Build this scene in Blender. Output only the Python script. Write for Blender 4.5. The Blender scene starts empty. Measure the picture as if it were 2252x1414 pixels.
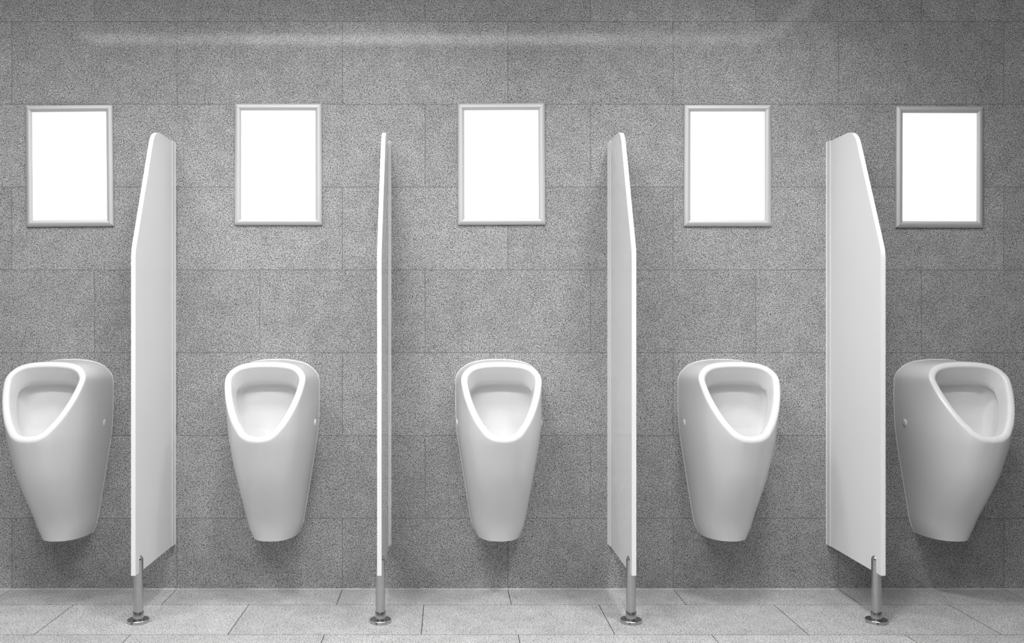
# A row of five white ceramic urinals on a granite-tiled wall, with blank poster frames and partitions.
# World: wall face is the plane Y=0, the room lies towards -Y, floor is Z=0, metres throughout.
import bpy, bmesh, math
from mathutils import Vector, Matrix

sc = bpy.context.scene
COL = sc.collection
PI = math.pi

# ------------------------------------------------------------------ helpers
def link(o, parent=None):
    COL.objects.link(o)
    if parent is not None:
        o.parent = parent
    return o

def obj(name, bm, mat, parent=None, smooth=True, angle=None):
    bmesh.ops.recalc_face_normals(bm, faces=bm.faces[:])
    me = bpy.data.meshes.new(name)
    bm.to_mesh(me)
    bm.free()
    if mat is not None:
        me.materials.append(mat)
    if smooth:
        me.polygons.foreach_set('use_smooth', [True] * len(me.polygons))
        if angle is not None:
            me.set_sharp_from_angle(angle=math.radians(angle))
    me.update()
    return link(bpy.data.objects.new(name, me), parent)

def thing(name, loc, label, cat, group=None, rot=(0, 0, 0)):
    o = bpy.data.objects.new(name, None)
    o.empty_display_size = 0.1
    o.location = loc
    o.rotation_euler = rot
    o['label'] = label
    o['category'] = cat
    if group:
        o['group'] = group
    return link(o)

def copy_tree(o, parent=None):
    c = o.copy()
    COL.objects.link(c)
    c.parent = parent
    for ch in list(o.children):
        copy_tree(ch, c)
    return c

def struct(name, bm, mat, **k):
    o = obj(name, bm, mat, smooth=False, **k)
    o['kind'] = 'structure'
    return o

def box(bm, x0, x1, y0, y1, z0, z1):
    vs = [bm.verts.new((x, y, z)) for x in (x0, x1) for y in (y0, y1) for z in (z0, z1)]
    for f in ((0, 1, 3, 2), (4, 6, 7, 5), (0, 4, 5, 1), (2, 3, 7, 6), (0, 2, 6, 4), (1, 5, 7, 3)):
        bm.faces.new([vs[i] for i in f])
    return vs

def lathe(bm, prof, n=48, cx=0, cy=0):
    rings = []
    for r, z in prof:
        if r < 1e-6:
            rings.append([bm.verts.new((cx, cy, z))])
        else:
            rings.append([bm.verts.new((cx + r * math.cos(2 * PI * i / n), cy + r * math.sin(2 * PI * i / n), z)) for i in range(n)])
    for a, b in zip(rings, rings[1:]):
        for i in range(n):
            j = (i + 1) % n
            if len(a) == 1 and len(b) == 1:
                continue
            if len(a) == 1:
                bm.faces.new((a[0], b[i], b[j]))
            elif len(b) == 1:
                bm.faces.new((a[i], a[j], b[0]))
            else:
                bm.faces.new((a[i], a[j], b[j], b[i]))

def catmull(pts, sub=12):
    """dense Catmull-Rom (centripetal-ish) through points of any dimension"""
    out = []
    n = len(pts)
    for i in range(n - 1):
        p1, p2 = pts[i], pts[i + 1]
        p0 = pts[i - 1] if i > 0 else [2 * a - b for a, b in zip(p1, p2)]
        p3 = pts[i + 2] if i + 2 < n else [2 * b - a for a, b in zip(p1, p2)]
        for k in range(sub):
            t = k / sub
            out.append([0.5 * (2 * b + (c - a) * t + (2 * a - 5 * b + 4 * c - d) * t * t + (-a + 3 * b - 3 * c + d) * t ** 3)
                        for a, b, c, d in zip(p0, p1, p2, p3)])
    out.append(list(pts[-1]))
    return out

def resample(pts, n):
    """n+1 points evenly spaced by arc length"""
    L = [0.0]
    for a, b in zip(pts, pts[1:]):
        L.append(L[-1] + math.dist(a, b))
    out, j = [], 0
    for i in range(n + 1):
        s = L[-1] * i / n
        while j < len(L) - 2 and L[j + 1] < s:
            j += 1
        t = (s - L[j]) / max(1e-12, L[j + 1] - L[j])
        out.append([a + (b - a) * t for a, b in zip(pts[j], pts[j + 1])])
    return out

# ------------------------------------------------------------------ materials
def mat_new(name):
    m = bpy.data.materials.new(name)
    m.use_nodes = True
    nt = m.node_tree
    nt.nodes.clear()
    out = nt.nodes.new('ShaderNodeOutputMaterial')
    b = nt.nodes.new('ShaderNodeBsdfPrincipled')
    nt.links.new(b.outputs[0], out.inputs[0])
    return m, nt, b

def plain(name, v, rough=0.4, metal=0.0, spec=0.5, coat=0.0, var=0.03, nscale=40.0, bump=0.0, bscale=300.0):
    m, nt, b = mat_new(name)
    tc = nt.nodes.new('ShaderNodeTexCoord')
    n = nt.nodes.new('ShaderNodeTexNoise')
    n.inputs['Scale'].default_value = nscale
    n.inputs['Detail'].default_value = 3
    nt.links.new(tc.outputs['Object'], n.inputs['Vector'])
    r = nt.nodes.new('ShaderNodeMapRange')
    r.inputs['To Min'].default_value = v * (1 - var)
    r.inputs['To Max'].default_value = v * (1 + var)
    nt.links.new(n.outputs['Fac'], r.inputs['Value'])
    c = nt.nodes.new('ShaderNodeCombineColor')
    for i in range(3):
        nt.links.new(r.outputs[0], c.inputs[i])
    nt.links.new(c.outputs[0], b.inputs['Base Color'])
    b.inputs['Roughness'].default_value = rough
    b.inputs['Metallic'].default_value = metal
    b.inputs['Specular IOR Level'].default_value = spec
    b.inputs['Coat Weight'].default_value = coat
    b.inputs['Coat Roughness'].default_value = 0.03
    if bump:
        n2 = nt.nodes.new('ShaderNodeTexNoise')
        n2.inputs['Scale'].default_value = bscale
        nt.links.new(tc.outputs['Object'], n2.inputs['Vector'])
        bp = nt.nodes.new('ShaderNodeBump')
        bp.inputs['Strength'].default_value = bump
        bp.inputs['Distance'].default_value = 0.001
        nt.links.new(n2.outputs['Fac'], bp.inputs['Height'])
        nt.links.new(bp.outputs[0], b.inputs['Normal'])
    return m

def granite(name, axis, u0, v0, stops, joint, rough, spec, gs=1.0, mortar=0.0028):
    """granite slabs in running bond, 0.60 x 0.30 m; axis 'xz' = wall, 'xy' = floor (v runs away from the wall)"""
    m, nt, b = mat_new(name)
    N, Lk = nt.nodes.new, nt.links.new
    tc = N('ShaderNodeTexCoord')
    sep = N('ShaderNodeSeparateXYZ')
    Lk(tc.outputs['Object'], sep.inputs[0])
    su = N('ShaderNodeMath'); su.operation = 'SUBTRACT'; su.inputs[1].default_value = u0
    Lk(sep.outputs['X'], su.inputs[0])
    sv = N('ShaderNodeMath'); sv.operation = 'MULTIPLY_ADD'
    sv.inputs[1].default_value = 1.0 if axis == 'xz' else -1.0
    sv.inputs[2].default_value = -v0
    Lk(sep.outputs['Z' if axis == 'xz' else 'Y'], sv.inputs[0])
    cb = N('ShaderNodeCombineXYZ')
    Lk(su.outputs[0], cb.inputs['X']); Lk(sv.outputs[0], cb.inputs['Y'])
    br = N('ShaderNodeTexBrick')
    br.offset = 0.5; br.offset_frequency = 2; br.squash = 1.0
    br.inputs['Scale'].default_value = 1.0
    br.inputs['Brick Width'].default_value = 0.603
    br.inputs['Row Height'].default_value = 0.302
    br.inputs['Mortar Size'].default_value = mortar / 2
    br.inputs['Mortar Smooth'].default_value = 0.25
    br.inputs['Bias'].default_value = 0.0
    br.inputs['Color1'].default_value = (0.93, 0.93, 0.93, 1)
    br.inputs['Color2'].default_value = (1.07, 1.07, 1.07, 1)
    br.inputs['Mortar'].default_value = (1, 1, 1, 1)
    Lk(cb.outputs[0], br.inputs['Vector'])
    # grain
    n1 = N('ShaderNodeTexNoise')
    n1.inputs['Scale'].default_value = 360.0 * gs
    n1.inputs['Detail'].default_value = 2.5
    n1.inputs['Roughness'].default_value = 0.65
    n1.inputs['Distortion'].default_value = 0.6
    Lk(tc.outputs['Object'], n1.inputs['Vector'])
    rp = N('ShaderNodeValToRGB')
    el = rp.color_ramp.elements
    while len(el) < len(stops):
        el.new(0.5)
    for e, (p, v) in zip(el, stops):
        e.position = p
        e.color = (v, v, v, 1)
    Lk(n1.outputs['Fac'], rp.inputs[0])
    # cloudy low-frequency tone of the stone
    n2 = N('ShaderNodeTexNoise')
    n2.inputs['Scale'].default_value = 14.0
    n2.inputs['Detail'].default_value = 3
    Lk(tc.outputs['Object'], n2.inputs['Vector'])
    mr = N('ShaderNodeMapRange')
    mr.inputs['From Min'].default_value = 0.3; mr.inputs['From Max'].default_value = 0.7
    mr.inputs['To Min'].default_value = 0.9; mr.inputs['To Max'].default_value = 1.1
    Lk(n2.outputs['Fac'], mr.inputs['Value'])
    mx = N('ShaderNodeMix'); mx.data_type = 'RGBA'; mx.blend_type = 'MULTIPLY'
    mx.inputs[0].default_value = 1.0
    Lk(rp.outputs[0], mx.inputs[6]); Lk(br.outputs['Color'], mx.inputs[7])
    mx2 = N('ShaderNodeVectorMath'); mx2.operation = 'SCALE'
    Lk(mx.outputs[2], mx2.inputs[0]); Lk(mr.outputs[0], mx2.inputs['Scale'])
    mj = N('ShaderNodeMix'); mj.data_type = 'RGBA'
    mj.inputs[7].default_value = (joint, joint, joint, 1)
    Lk(br.outputs['Fac'], mj.inputs[0]); Lk(mx2.outputs[0], mj.inputs[6])
    Lk(mj.outputs[2], b.inputs['Base Color'])
    b.inputs['Roughness'].default_value = rough
    b.inputs['Specular IOR Level'].default_value = spec
    # joints are slightly recessed
    bp = N('ShaderNodeBump'); bp.invert = True
    bp.inputs['Strength'].default_value = 0.5
    bp.inputs['Distance'].default_value = 0.002
    Lk(br.outputs['Fac'], bp.inputs['Height'])
    Lk(bp.outputs[0], b.inputs['Normal'])
    return m

WALL_STOPS = [(0.31, 0.010), (0.42, 0.085), (0.53, 0.44), (0.61, 0.58), (0.74, 0.74)]
FLOOR_STOPS = [(0.30, 0.05), (0.40, 0.19), (0.50, 0.49), (0.60, 0.62), (0.74, 0.74)]
M_WALL = granite('polished_granite_slabs', 'xz', -0.083, -0.044, WALL_STOPS, 0.18, 0.065, 0.05, mortar=0.0025)
M_FLOOR = granite('honed_granite_floor', 'xy', -0.083, -0.1175, FLOOR_STOPS, 0.045, 0.45, 0.3, gs=0.72)
M_TILE = plain('grey_wall_paint', 0.34, 0.7, spec=0.2, bump=0.05)
M_PAINT = plain('white_paint', 0.72, 0.8, spec=0.2, bump=0.05)
M_CERAMIC = plain('white_ceramic_glaze', 0.78, 0.12, spec=0.5, var=0.01)
M_BOWL = plain('white_ceramic_bowl_glaze', 0.83, 0.15, spec=0.5, var=0.01)
M_PANEL = plain('white_laminate', 0.90, 0.04, spec=0.4, var=0.015, nscale=200)
M_EDGE = plain('white_channel_plastic', 0.80, 0.3, spec=0.4, var=0.01)
M_STEEL = plain('brushed_stainless_steel', 0.52, 0.22, metal=1.0, var=0.12, nscale=90)
M_ALU = plain('satin_anodised_aluminium', 0.60, 0.58, metal=0.45, var=0.03, nscale=300)
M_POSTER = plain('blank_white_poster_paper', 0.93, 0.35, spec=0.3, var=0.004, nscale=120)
_b = next(n for n in M_POSTER.node_tree.nodes if n.type == 'BSDF_PRINCIPLED')   # glow added to keep the plain paper sheet white; no lamp behind it
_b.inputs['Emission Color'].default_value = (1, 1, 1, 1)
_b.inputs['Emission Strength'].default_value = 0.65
M_SEAL = plain('white_silicone', 0.75, 0.4, var=0.03)
M_GROUT = plain('pale_silicone_joint', 0.48, 0.5, var=0.6, nscale=7)
M_DARK = plain('dark_hole', 0.02, 0.6)

# ------------------------------------------------------------------ room shell
RX0, RX1, RY0, H = -4.6, 4.9, -5.6, 2.72
bm = bmesh.new(); box(bm, RX0, RX1, 0.0, 0.12, -0.12, H + 0.1); struct('wall_back', bm, M_WALL)
bm = bmesh.new(); box(bm, RX0, RX1, RY0, 0.0, -0.12, 0.0); struct('floor', bm, M_FLOOR)
bm = bmesh.new(); box(bm, RX0, RX1, RY0, 0.0, H, H + 0.1); struct('ceiling', bm, M_PAINT)
bm = bmesh.new(); box(bm, RX0 - 0.12, RX0, RY0 - .12, 0.12, -0.12, H + 0.1); struct('wall_left', bm, M_TILE)
bm = bmesh.new(); box(bm, RX1, RX1 + 0.12, RY0 - .12, 0.12, -0.12, H + 0.1); struct('wall_right', bm, M_TILE)
bm = bmesh.new(); box(bm, RX0, RX1, RY0 - 0.12, RY0, -0.12, H + 0.1); struct('wall_front', bm, M_TILE)
# pale sealant line where the wall meets the floor
bm = bmesh.new()
tri = [(0.0, 0.0), (-0.003, 0.0), (-0.002, 0.0018), (0.0, 0.0028)]
ends = []
for x in (RX0, RX1):
    ends.append([bm.verts.new((x, y, z)) for y, z in tri])
for i in range(4):
    j = (i + 1) % 4
    bm.faces.new((ends[0][i], ends[0][j], ends[1][j], ends[1][i]))
bm.faces.new(ends[0]); bm.faces.new(ends[1])
struct('trim_1', bm, M_GROUT)

# ------------------------------------------------------------------ urinal
ZB = 0.207          # underside height above the floor
Bs_top = [(0, .8375), (.03, .8372), (.06, .8340), (.09, .8275), (.115, .8175), (.1365, .7995), (.1495, .781), (.154, .7636)]
Bs_side = [(.154, .7636), (.1545, .69), (.152, .62), (.146, .556), (.131, .457), (.112, .341), (.098, .258), (.088, .225), (.080, ZB)]
PEXP = 2.3           # horizontal sections of the body are superellipses of this exponent
def super_pt(w, d, t, p=PEXP):
    c, s = math.cos(t), math.sin(t)
    k = (abs(c) ** p + abs(s) ** p) ** (-1 / p)
    return (w * c * k, d * s * k)
Bs_bot = [super_pt(.080, .140, PI / 2 * i / 14) for i in range(15)]      # (x, d)
W_TAB = sorted((z, x) for x, z in catmull(Bs_top + Bs_side[1:], 8))
D_TAB = sorted((z, d) for z, d in catmull([(.207, .140), (.224, .145), (.28, .173), (.335, .214), (.394, .259), (.458, .300), (.533, .334), (.565, .3475), (.583, .3555), (.61, .363), (.643, .373), (.683, .387), (.724, .411), (.764, .426), (.8375, .440)], 8))
def interp(tab, z):
    if z <= tab[0][0]:
        return tab[0][1]
    for (a, u), (b, v) in zip(tab, tab[1:]):
        if z <= b:
            return u + (v - u) * (z - a) / max(1e-9, b - a)
    return tab[-1][1]
Os_top = [(0, .836), (.03, .8355), (.06, .8330), (.0865, .8280), (.107, .8195), (.122, .808), (.133, .7935), (.137, .78)]
Os_side = [(.137, .78), (.136, .762), (.1275, .7245), (.1125, .683), (.0920, .643), (.0770, .6220)]
Os_bot = [(.0770, .6220), (.0585, .6010), (.0315, .5868), (0, .5825)]
NT, NS, NB = 22, 30, 18

def half(top, side, bot, third=None):
    return [resample(catmull(top), NT), resample(catmull(side), NS), resample(catmull(bot), NB)]

def rim_d(z):
    return .355 - .714 * (z - .583)

bt, bs, bb = half(Bs_top, Bs_side, Bs_bot)
base_half = [(x, 0.0, z) for x, z in bt] + [(x, 0.0, z) for x, z in bs[1:]] + [(x, d, ZB) for x, d in bb[1:]]
ot = resample(catmull(Os_top + Os_side[1:] + Os_bot[1:], 16), 400)   # one smooth curve, then split at the keys
def split_at(p):
    return min(range(len(ot)), key=lambda i: math.dist(ot[i], p))
i1, i2 = split_at(Os_top[-1]), split_at(Os_side[-1])
rim_half2 = resample(ot[:i1 + 1], NT) + resample(ot[i1:i2 + 1], NS)[1:] + resample(ot[i2:], NB)[1:]
rim_half = [(x, rim_d(z), z) for x, z in rim_half2]
NH = NT + NS + NB
NL = 2 * NH

def full(h):
    """mirror a half loop (top centre ... bottom centre) into a closed loop"""
    return [Vector(p) for p in h] + [Vector((-p[0], p[1], p[2])) for p in h[-2:0:-1]]

BASE, RIM = full(base_half), full(rim_half)
nrm = Vector((0, .814, .581)).normalized()          # (x, d, z): rim faces outwards and up
# in-plane inward direction at each rim point
CEN = Vector((0, rim_d(.73), .73))
INW = []
for i in range(NL):
    t = RIM[(i + 1) % NL] - RIM[i - 1]
    v = nrm.cross(t).normalized()
    if v.dot(CEN - RIM[i]) < 0:
        v = -v
    INW.append(v)
for _ in range(3):
    INW = [(INW[i - 1] + 2 * INW[i] + INW[(i + 1) % NL]).normalized() for i in range(NL)]

def w3(p):
    return (p.x, -p.y, p.z - ZB)

def loft(bm, loops, cap_end=False):
    prev = None
    for lp in loops:
        vs = [bm.verts.new(w3(p)) for p in lp]
        if prev:
            for i in range(NL):
                j = (i + 1) % NL
                bm.faces.new((prev[i], prev[j], vs[j], vs[i]))
        prev = vs
    return prev

R_F = 0.0065
body_loops = []
# start just above the wall/underside edge, then rule to the rim with a convex bulge
body_end = []
NV = 22
def smooth01(t):
    t = min(1.0, max(0.0, t))
    return t * t * (3 - 2 * t)
def sect_scale(x, d, z):
    r = (abs(x) / max(1e-4, interp(W_TAB, z))) ** PEXP + (max(0, d) / interp(D_TAB, z)) ** PEXP
    return r ** (-1 / PEXP) if r > 1e-9 else 1.0
K_RIM = [sect_scale(p.x, p.y, p.z) for p in RIM]
def body_pt(i, s):
    """point on the ruling i pushed out onto the superellipse section at its height"""
    p = BASE[i].lerp(RIM[i], s)
    k = i if i <= NH else NL - i
    wgt = smooth01((k - NT + 3) / 16)
    f = sect_scale(p.x, p.y, p.z) * K_RIM[i] ** -(s ** 3)
    f = 1 + (f - 1) * wgt
    return Vector((p.x * f, p.y * f, p.z))
# small roundover along the lower edge
for s in (0.0,):
    body_loops.append([body_pt(i, s) for i in range(NL)])
for v in range(1, NV + 1):
    s = v / NV
    body_loops.append(None)
for v in range(1, NV + 1):
    lp = []
    for i in range(NL):
        L = (RIM[i] - BASE[i]).length
        smax = 1 - R_F / L
        lp.append(body_pt(i, smax * v / NV))
    body_loops[v] = lp
# rim profile
ab = catmull([(.0065, .0012), (.0095, .0016), (.0130, .0016), (.0170, .0007), (.0200, -.0014), (.0222, -.0052), (.0236, -.0120), (.0252, -.0230), (.0268, -.0390), (.0280, -.0520)], 4)
def rim_pt(i, a, b):
    wgt = smooth01((RIM[i].z - .71) / .10)       # under the top of the opening the apron hangs lower and slopes more
    dn = min(1.0, max(0.0, (-.006 - b) / .035))
    return RIM[i] + INW[i] * (a + .005 * wgt * dn) + nrm * b + Vector((0, 0, -.016 * wgt * dn))
rim_loops = []
for q in range(1, 8):                            # rounded arris between flank and rim
    t = q / 8
    lp = []
    for i in range(NL):
        p0_, p1_, p2_ = body_loops[-1][i], RIM[i] + INW[i] * .0003, rim_pt(i, *ab[0])
        lp.append(p0_ * (1 - t) ** 2 + p1_ * 2 * t * (1 - t) + p2_ * t * t)
    rim_loops.append(lp)
rim_loops += [[rim_pt(i, a, b) for i in range(NL)] for a, b in ab]

def make_urinal(name, loc, label):
    root = thing(name, loc, label, 'urinal', 'white wall urinals in a row')
    bm = bmesh.new()
    # body: closed back and underside, ruled sides, ends in the rounded rim and the apron inside it
    lps = []
    under = [[BASE[i].copy() for i in range(NL)]]
    lps += body_loops + rim_loops
    prev = loft(bm, lps)
    bm.verts.ensure_lookup_table()
    first = [bm.verts[i] for i in range(NL)]
    # underside and back sheet: pair left and right vertices of the first loop
    for k in range(NH):
        l0, l1 = (NL - k) % NL, (NL - k - 1) % NL
        q = [first[k], first[k + 1], first[l1], first[l0]]
        q = [v for n_, v in enumerate(q) if v not in q[:n_]]
        if len(q) >= 3:
            bm.faces.new(q)
    o = obj('basin_body', bm, M_CERAMIC, root, angle=58)
    # bowl inside
    K = [(0, .752), (.05, .750), (.078, .742), (.097, .722), (.103, .69), (.101, .62), (.092, .53), (.075, .47), (.045, .435), (0, .425)]
    PLATE = .120
    kk = resample(catmull(K), NH)
    KL = full([(x, PLATE + .02 * max(0, .6 - z) / .2, z) for x, z in kk])
    cen = Vector((0, PLATE, .60))
    last = rim_loops[-1]
    g1 = [last[i] - INW[i] * .012 - nrm * .002 for i in range(NL)]
    g2 = [last[i] - INW[i] * .016 - nrm * .012 for i in range(NL)]
    Mm = [Vector((p.x * 1.14, p.y + .024 + .05 * max(0, (.6 - p.z)) / .2, .60 + (p.z - .60) * 1.15)) for p in KL]
    Mm2 = [Vector((p.x * 1.03, p.y + .003, .60 + (p.z - .60) * 1.035)) for p in KL]
    cols = [catmull([tuple(g1[i]), tuple(g2[i]), tuple(g2[i].lerp(Mm[i], .5)), tuple(Mm[i]), tuple(Mm2[i]), tuple(KL[i].lerp(cen, .04)), tuple(KL[i].lerp(cen, .16))], 3) for i in range(NL)]
    loops = [[last[i] for i in range(NL)]] + [[Vector(cols[i][v]) for i in range(NL)] for v in range(len(cols[0]))]
    loops += [[KL[i].lerp(cen, f) for i in range(NL)] for f in (.4, .65, .85)]
    bm = bmesh.new()
    prev = loft(bm, loops)
    c = bm.verts.new(w3(cen))
    for i in range(NL):
        bm.faces.new((prev[i], prev[(i + 1) % NL], c))
    obj('bowl', bm, M_BOWL, root, angle=80)
    # round screw covers low on both flanks
    best = min(((i, v) for i in range(NT, NT + NS) for v in range(1, NV)),
               key=lambda t: (body_loops[t[1]][t[0]].y - .074) ** 2 + (body_loops[t[1]][t[0]].z - .621) ** 2)
    i, v = best
    p = body_loops[v][i]
    n = (body_loops[v][i + 1] - body_loops[v][i - 1]).cross(body_loops[v + 1][i] - body_loops[v - 1][i]).normalized()
    if n.x < 0:
        n = -n
    for s in (1, -1):
        bm = bmesh.new()
        r = .0128
        lathe(bm, [(r * .9, -.004), (r, -.001), (r, .0012), (r * .9, .0030), (r * .65, .0043), (r * .3, .0049), (0, .005)], 28)
        nn = Vector((s * n.x, -n.y, n.z))
        q = nn.to_track_quat('Z', 'Y').to_matrix().to_4x4()
        bmesh.ops.transform(bm, matrix=Matrix.Translation((s * p.x, -p.y, p.z - ZB)) @ q, verts=bm.verts)
        obj('screw_cover', bm, M_CERAMIC, root)
    # sealant line against the wall
    bm = bmesh.new()
    path = [Vector((x, 0, z)) for x, _, z in base_half[:NT + NS + 1]]
    pl = path + [Vector((-q.x, 0, q.z)) for q in path[:0:-1]]
    m = len(pl)
    rings = []
    for k in range(m):
        t = (pl[(k + 1) % m] - pl[k - 1]).normalized()
        out = Vector((t.z, 0, -t.x))
        if out.dot(pl[k] - Vector((0, 0, .5))) < 0:
            out = -out
        r_, dd = .0023, Vector((0, 1, 0))
        rings.append([bm.verts.new(w3(pl[k] + out * (r_ * math.cos(a) - .0005) + dd * (r_ * math.sin(a)))) for a in [PI * q / 6 for q in range(7)]])
    for k in range(m):
        a, b = rings[k], rings[(k + 1) % m]
        for q in range(6):
            bm.faces.new((a[q], a[q + 1], b[q + 1], b[q]))
    so = obj('sealant_line', bm, M_SEAL, root)
    return root

U_LABELS = [
    (-1.3748, 'white ceramic wall urinal at the left end, with no partition on its left'),
    (-0.6235, 'white ceramic wall urinal between the first and second partitions from the left'),
    (0.1825, 'white ceramic wall urinal in the middle, seen nearly head-on, third of five'),
    (0.9934, 'white ceramic wall urinal between the third and fourth partitions from the left'),
    (1.7811, 'white ceramic wall urinal at the right end, with no partition on its right'),
]
u0 = None
for x, lab in U_LABELS:
    if u0 is None:
        u0 = make_urinal('urinal', (x, 0, ZB), lab)
    else:
        c = copy_tree(u0)
        c.location = (x, 0, ZB)
        c['label'] = lab

# ------------------------------------------------------------------ partition
PT = 0.0146       # panel thickness
PZ0, PZ1, PD = 0.163, 1.629, 0.414

def fillet(p0, p1, p2, r, n=12):
    a, b, c = Vector(p0), Vector(p1), Vector(p2)
    u, v = (a - b).normalized(), (c - b).normalized()
    ang = u.angle(v)
    t = r / math.tan(ang / 2)
    cen = b + (u + v).normalized() * (r / math.sin(ang / 2))
    s, e = b + u * t - cen, b + v * t - cen
    tot = s.angle(e)
    out = []
    for i in range(n + 1):
        f = i / n
        q = (s * math.sin((1 - f) * tot) + e * math.sin(f * tot)) / math.sin(tot)
        out.append(tuple(cen + q))
    return out

def extrude_x(bm, poly, x0, x1):
    """poly in (d, z)"""
    a = [bm.verts.new((x0, -d, z)) for d, z in poly]
    b = [bm.verts.new((x1, -d, z)) for d, z in poly]
    n = len(poly)
    fs = [bm.faces.new(a), bm.faces.new(b[::-1])]
    for i in range(n):
        bm.faces.new((a[i], a[(i + 1) % n], b[(i + 1) % n], b[i]))
    return fs

def make_partition(loc, label):
    root = thing('urinal_divider', loc, label, 'divider', 'white partitions between the urinals')
    pa, pb = (.219, PZ1), (.414, 1.199)
    poly = [(.0035, PZ0), (PD, PZ0)] + fillet((PD, PZ0), pb, pa, .12, 8) + fillet(pb, pa, (.0035, PZ1), .085, 16) + [(.0035, PZ1)]
    bm = bmesh.new()
    extrude_x(bm, poly, -PT / 2, PT / 2)
    bmesh.ops.recalc_face_normals(bm, faces=bm.faces[:])
    es = [e for e in bm.edges if len(e.link_faces) == 2 and e.calc_face_angle(0) > 1.0]
    bmesh.ops.bevel(bm, geom=es, offset=.0008, segments=2, affect='EDGES', profile=.5)
    obj('panel', bm, M_PANEL, root, angle=16)
    # U-shaped wall channel holding the panel
    t, cd = .0024, .028
    h = PT / 2
    sec = [(-h - t, 0.0), (h + t, 0.0), (h + t, cd), (h - .0002, cd), (h - .0002, .003), (-h + .0002, .003), (-h + .0002, cd), (-h - t, cd)]
    bm = bmesh.new()
    lo = [bm.verts.new((x, -d, PZ0)) for x, d in sec]
    hi = [bm.verts.new((x, -d, PZ1 + .002)) for x, d in sec]
    for i in range(8):
        j = (i + 1) % 8
        bm.faces.new((lo[i], lo[j], hi[j], hi[i]))
    bm.faces.new(lo); bm.faces.new(hi[::-1])
    bmesh.ops.recalc_face_normals(bm, faces=bm.faces[:])
    bmesh.ops.bevel(bm, geom=[e for e in bm.edges if abs(e.verts[0].co.z - e.verts[1].co.z) > 1 and e.verts[0].co.y < -.02], offset=.0007, segments=2, affect='EDGES')
    obj('mounting_channel', bm, M_EDGE, root, angle=16)
    for s in (1, -1):       # sealant bead along both sides of the channel
        bm = bmesh.new()
        x0 = s * (h + t)
        b3 = [(x0 - s * .0003, 0), (x0 + s * .0030, 0), (x0 + s * .0022, .0018), (x0 - s * .0003, .0030)]
        lo = [bm.verts.new((x, -d, PZ0)) for x, d in b3]
        hi = [bm.verts.new((x, -d, PZ1)) for x, d in b3]
        for i in range(4):
            bm.faces.new((lo[i], lo[(i + 1) % 4], hi[(i + 1) % 4], hi[i]))
        bm.faces.new(lo); bm.faces.new(hi[::-1])
        obj('sealant_bead', bm, M_SEAL, root, smooth=False)
    # steel foot post, forked at the top around the panel
    pr, pd = .0155, .366
    bm = bmesh.new()
    lathe(bm, [(0, .004), (pr, .004), (pr, PZ0 - .0006), (0, PZ0 - .0006)], 48, 0, -pd)
    tz = .2155
    hs = PT / 2 + .0003
    for s in (1, -1):
        rings = []
        zs = [PZ0 - .0006] + [tz - .0145 + .0145 * math.sin(a) for a in [PI / 2 * q / 10 for q in range(10)]]
        rs = [pr] + [pr * (math.cos(PI / 2 * q / 10)) ** .55 for q in range(10)]
        for z, r in zip(zs, rs):
            r = max(r, hs + .0008)
            am = math.acos(min(1, hs / r))
            ring = [bm.verts.new((s * r * math.cos(-am + 2 * am * k / 16), -pd + r * math.sin(-am + 2 * am * k / 16), z)) for k in range(17)]
            rings.append(ring)
        for a, b in zip(rings, rings[1:]):
            for k in range(16):
                bm.faces.new((a[k], a[k + 1], b[k + 1], b[k]))
            bm.faces.new((a[16], a[0], b[0], b[16]))
        bm.faces.new(rings[-1]); bm.faces.new(rings[0][::-1])
    post = obj('support_post', bm, M_STEEL, root, angle=40)
    bm = bmesh.new()
    lathe(bm, [(pr + .0001, .010), (.0172, .010), (.0172, .0345), (.0168, .0352), (pr + .0001, .0352)], 48, 0, -pd)
    obj('collar', bm, M_STEEL, post, angle=40)
    bm = bmesh.new()
    lathe(bm, [(0, 0), (.0335, 0), (.0343, .0008), (.0343, .0092), (.0333, .0104), (.0173, .0108), (0, .0108)], 64, 0, -pd)
    fl = obj('base_flange', bm, M_STEEL, post, angle=30)
    bm = bmesh.new()
    lathe(bm, [(0, -.001), (.0024, -.001), (.0024, .0006), (.0016, .0008), (.0012, .0002), (0, .0002)], 16)
    an = math.radians(-108)
    q = Vector((math.cos(an), math.sin(an), 0)).to_track_quat('Z', 'Y').to_matrix().to_4x4()
    bmesh.ops.transform(bm, matrix=Matrix.Translation((.0343 * math.cos(an), -pd + .0343 * math.sin(an), .005)) @ q, verts=bm.verts)
    obj('set_screw', bm, M_DARK, post)
    return root

P_LABELS = [
    (-1.005, 'white partition panel on a steel foot, leftmost of the four, beside the left-end urinal'),
    (-0.219, 'white partition panel on a steel foot, seen almost edge-on, left of the middle urinal'),
    (0.5947, 'narrow-looking white partition panel on a steel foot, just right of the middle urinal'),
    (1.391, 'white partition panel on a steel foot, rightmost of the four, beside the right-end urinal'),
]
p0 = None
for x, lab in P_LABELS:
    if p0 is None:
        p0 = make_partition((x, 0, 0), lab)
    else:
        c = copy_tree(p0)
        c.location = (x, 0, 0)
        c['label'] = lab

# ------------------------------------------------------------------ poster frames
FW, FH, RW, RT = .3185, .4425, .0245, .0125

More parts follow.
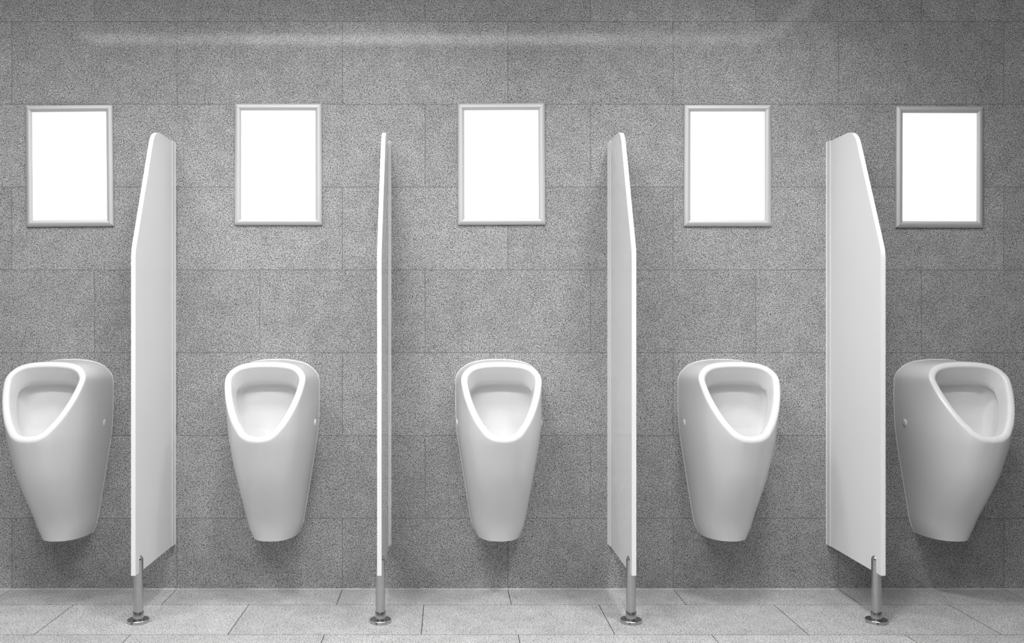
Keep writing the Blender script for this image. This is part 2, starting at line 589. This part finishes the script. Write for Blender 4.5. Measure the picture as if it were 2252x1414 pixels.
def make_frame(loc, label, rot):
    root = thing('poster_frame', loc, label, 'picture frame', 'silver poster frames above the urinals', (0, rot, 0))
    # snap-frame rail profile: (inset from the outer edge, height off the wall)
    prof = [(0, .0005), (0, .0062), (.0008, .0076), (.0035, .0096), (.007, .0114), (.011, .0124), (.0145, .0122), (.018, .0108), (.021, .0088), (.0235, .0066), (RW, .0052), (RW, .0015)]
    for side in range(4):
        bm = bmesh.new()
        hw, hh = FW / 2, FH / 2
        L, R_ = [], []
        for u, d in prof:
            if side == 0:   a, b = (-hw + u, hh - u), (hw - u, hh - u)          # top
            elif side == 1: a, b = (hw - u, hh - u), (hw - u, -hh + u)          # right
            elif side == 2: a, b = (hw - u, -hh + u), (-hw + u, -hh + u)        # bottom
            else:           a, b = (-hw + u, -hh + u), (-hw + u, hh - u)        # left
            g = .00025      # hairline mitre joint
            dx, dz = b[0] - a[0], b[1] - a[1]
            l = math.hypot(dx, dz)
            a = (a[0] + dx / l * g, a[1] + dz / l * g); b = (b[0] - dx / l * g, b[1] - dz / l * g)
            L.append(bm.verts.new((a[0], -d, a[1]))); R_.append(bm.verts.new((b[0], -d, b[1])))
        n = len(prof)
        for i in range(n):
            j = (i + 1) % n
            bm.faces.new((L[i], L[j], R_[j], R_[i]))
        bm.faces.new(L); bm.faces.new(R_[::-1])
        obj('frame_rail', bm, M_ALU, root, angle=35)
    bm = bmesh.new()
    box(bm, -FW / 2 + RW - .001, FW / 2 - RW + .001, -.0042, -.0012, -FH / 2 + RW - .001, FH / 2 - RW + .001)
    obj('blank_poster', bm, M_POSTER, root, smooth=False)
    return root

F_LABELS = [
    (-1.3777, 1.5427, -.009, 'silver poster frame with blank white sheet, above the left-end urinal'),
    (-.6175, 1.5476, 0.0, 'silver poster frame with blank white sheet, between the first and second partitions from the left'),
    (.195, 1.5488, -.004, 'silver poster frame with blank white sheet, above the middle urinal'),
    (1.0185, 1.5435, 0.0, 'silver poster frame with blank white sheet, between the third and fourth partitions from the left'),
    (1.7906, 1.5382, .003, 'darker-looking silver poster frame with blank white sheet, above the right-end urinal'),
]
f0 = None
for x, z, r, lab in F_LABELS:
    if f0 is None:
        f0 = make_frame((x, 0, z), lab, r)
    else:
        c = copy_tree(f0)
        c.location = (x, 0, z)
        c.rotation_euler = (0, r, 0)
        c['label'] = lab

# ------------------------------------------------------------------ lights
def area(name, loc, sx, sy, power, rot=(0, 0, 0), spread=180):
    d = bpy.data.lights.new(name, 'AREA')
    d.shape = 'RECTANGLE'
    d.size, d.size_y = sx, sy
    d.energy = power
    d.spread = math.radians(spread)
    o = bpy.data.objects.new(name, d)
    o.location = loc
    o.rotation_euler = rot
    COL.objects.link(o)
    return o

# a continuous run of strip luminaires in a ceiling slot; the tubes towards the ends are weaker
for xa, xb, pw in ((-2.08, -1.2, 12), (-1.2, -.1, 25), (-.1, .95, 20), (.95, 1.82, 8)):
    area('ceiling_strip_light', ((xa + xb) / 2, -1.92, 2.60), xb - xa, .17, pw)
area('ceiling_cross_light', (1.83, -1.35, 2.60), .12, 1.0, 3)
for x_, pw in ((-1.45, 6), (-.4, 8), (.95, 9)):     # recessed downlights close to the wall
    area('ceiling_downlight', (x_, -1.0, 2.66), .22, .22, pw, (math.radians(8), 0, 0), 110)
area('ceiling_field_light', (-.75, -3.7, 2.68), 2.0, 2.4, 40)

w = bpy.data.worlds.new('world')
w.use_nodes = True
w.node_tree.nodes['Background'].inputs[0].default_value = (.5, .5, .5, 1)
w.node_tree.nodes['Background'].inputs[1].default_value = 0.3
sc.world = w

# ------------------------------------------------------------------ camera
cam = bpy.data.cameras.new('camera')
cam.sensor_width = 36.0
cam.lens = 603 * 3.33 / 2252 * 36.0
cam.shift_x = (1126 - 985) / 2252
cam.shift_y = 2 / 2252
cam.clip_start = .05
co = bpy.data.objects.new('camera', cam)
co.location = (0, -3.33, .9726)
co.rotation_euler = (PI / 2, 0, 0)
COL.objects.link(co)
sc.camera = co

sc.cycles.max_bounces = 6
sc.cycles.adaptive_threshold = 0.02
sc.cycles.caustics_reflective = False
sc.cycles.caustics_refractive = False
sc.view_settings.view_transform = 'Standard'
sc.view_settings.look = 'None'
sc.view_settings.exposure = 0.0
sc.view_settings.gamma = 1.0
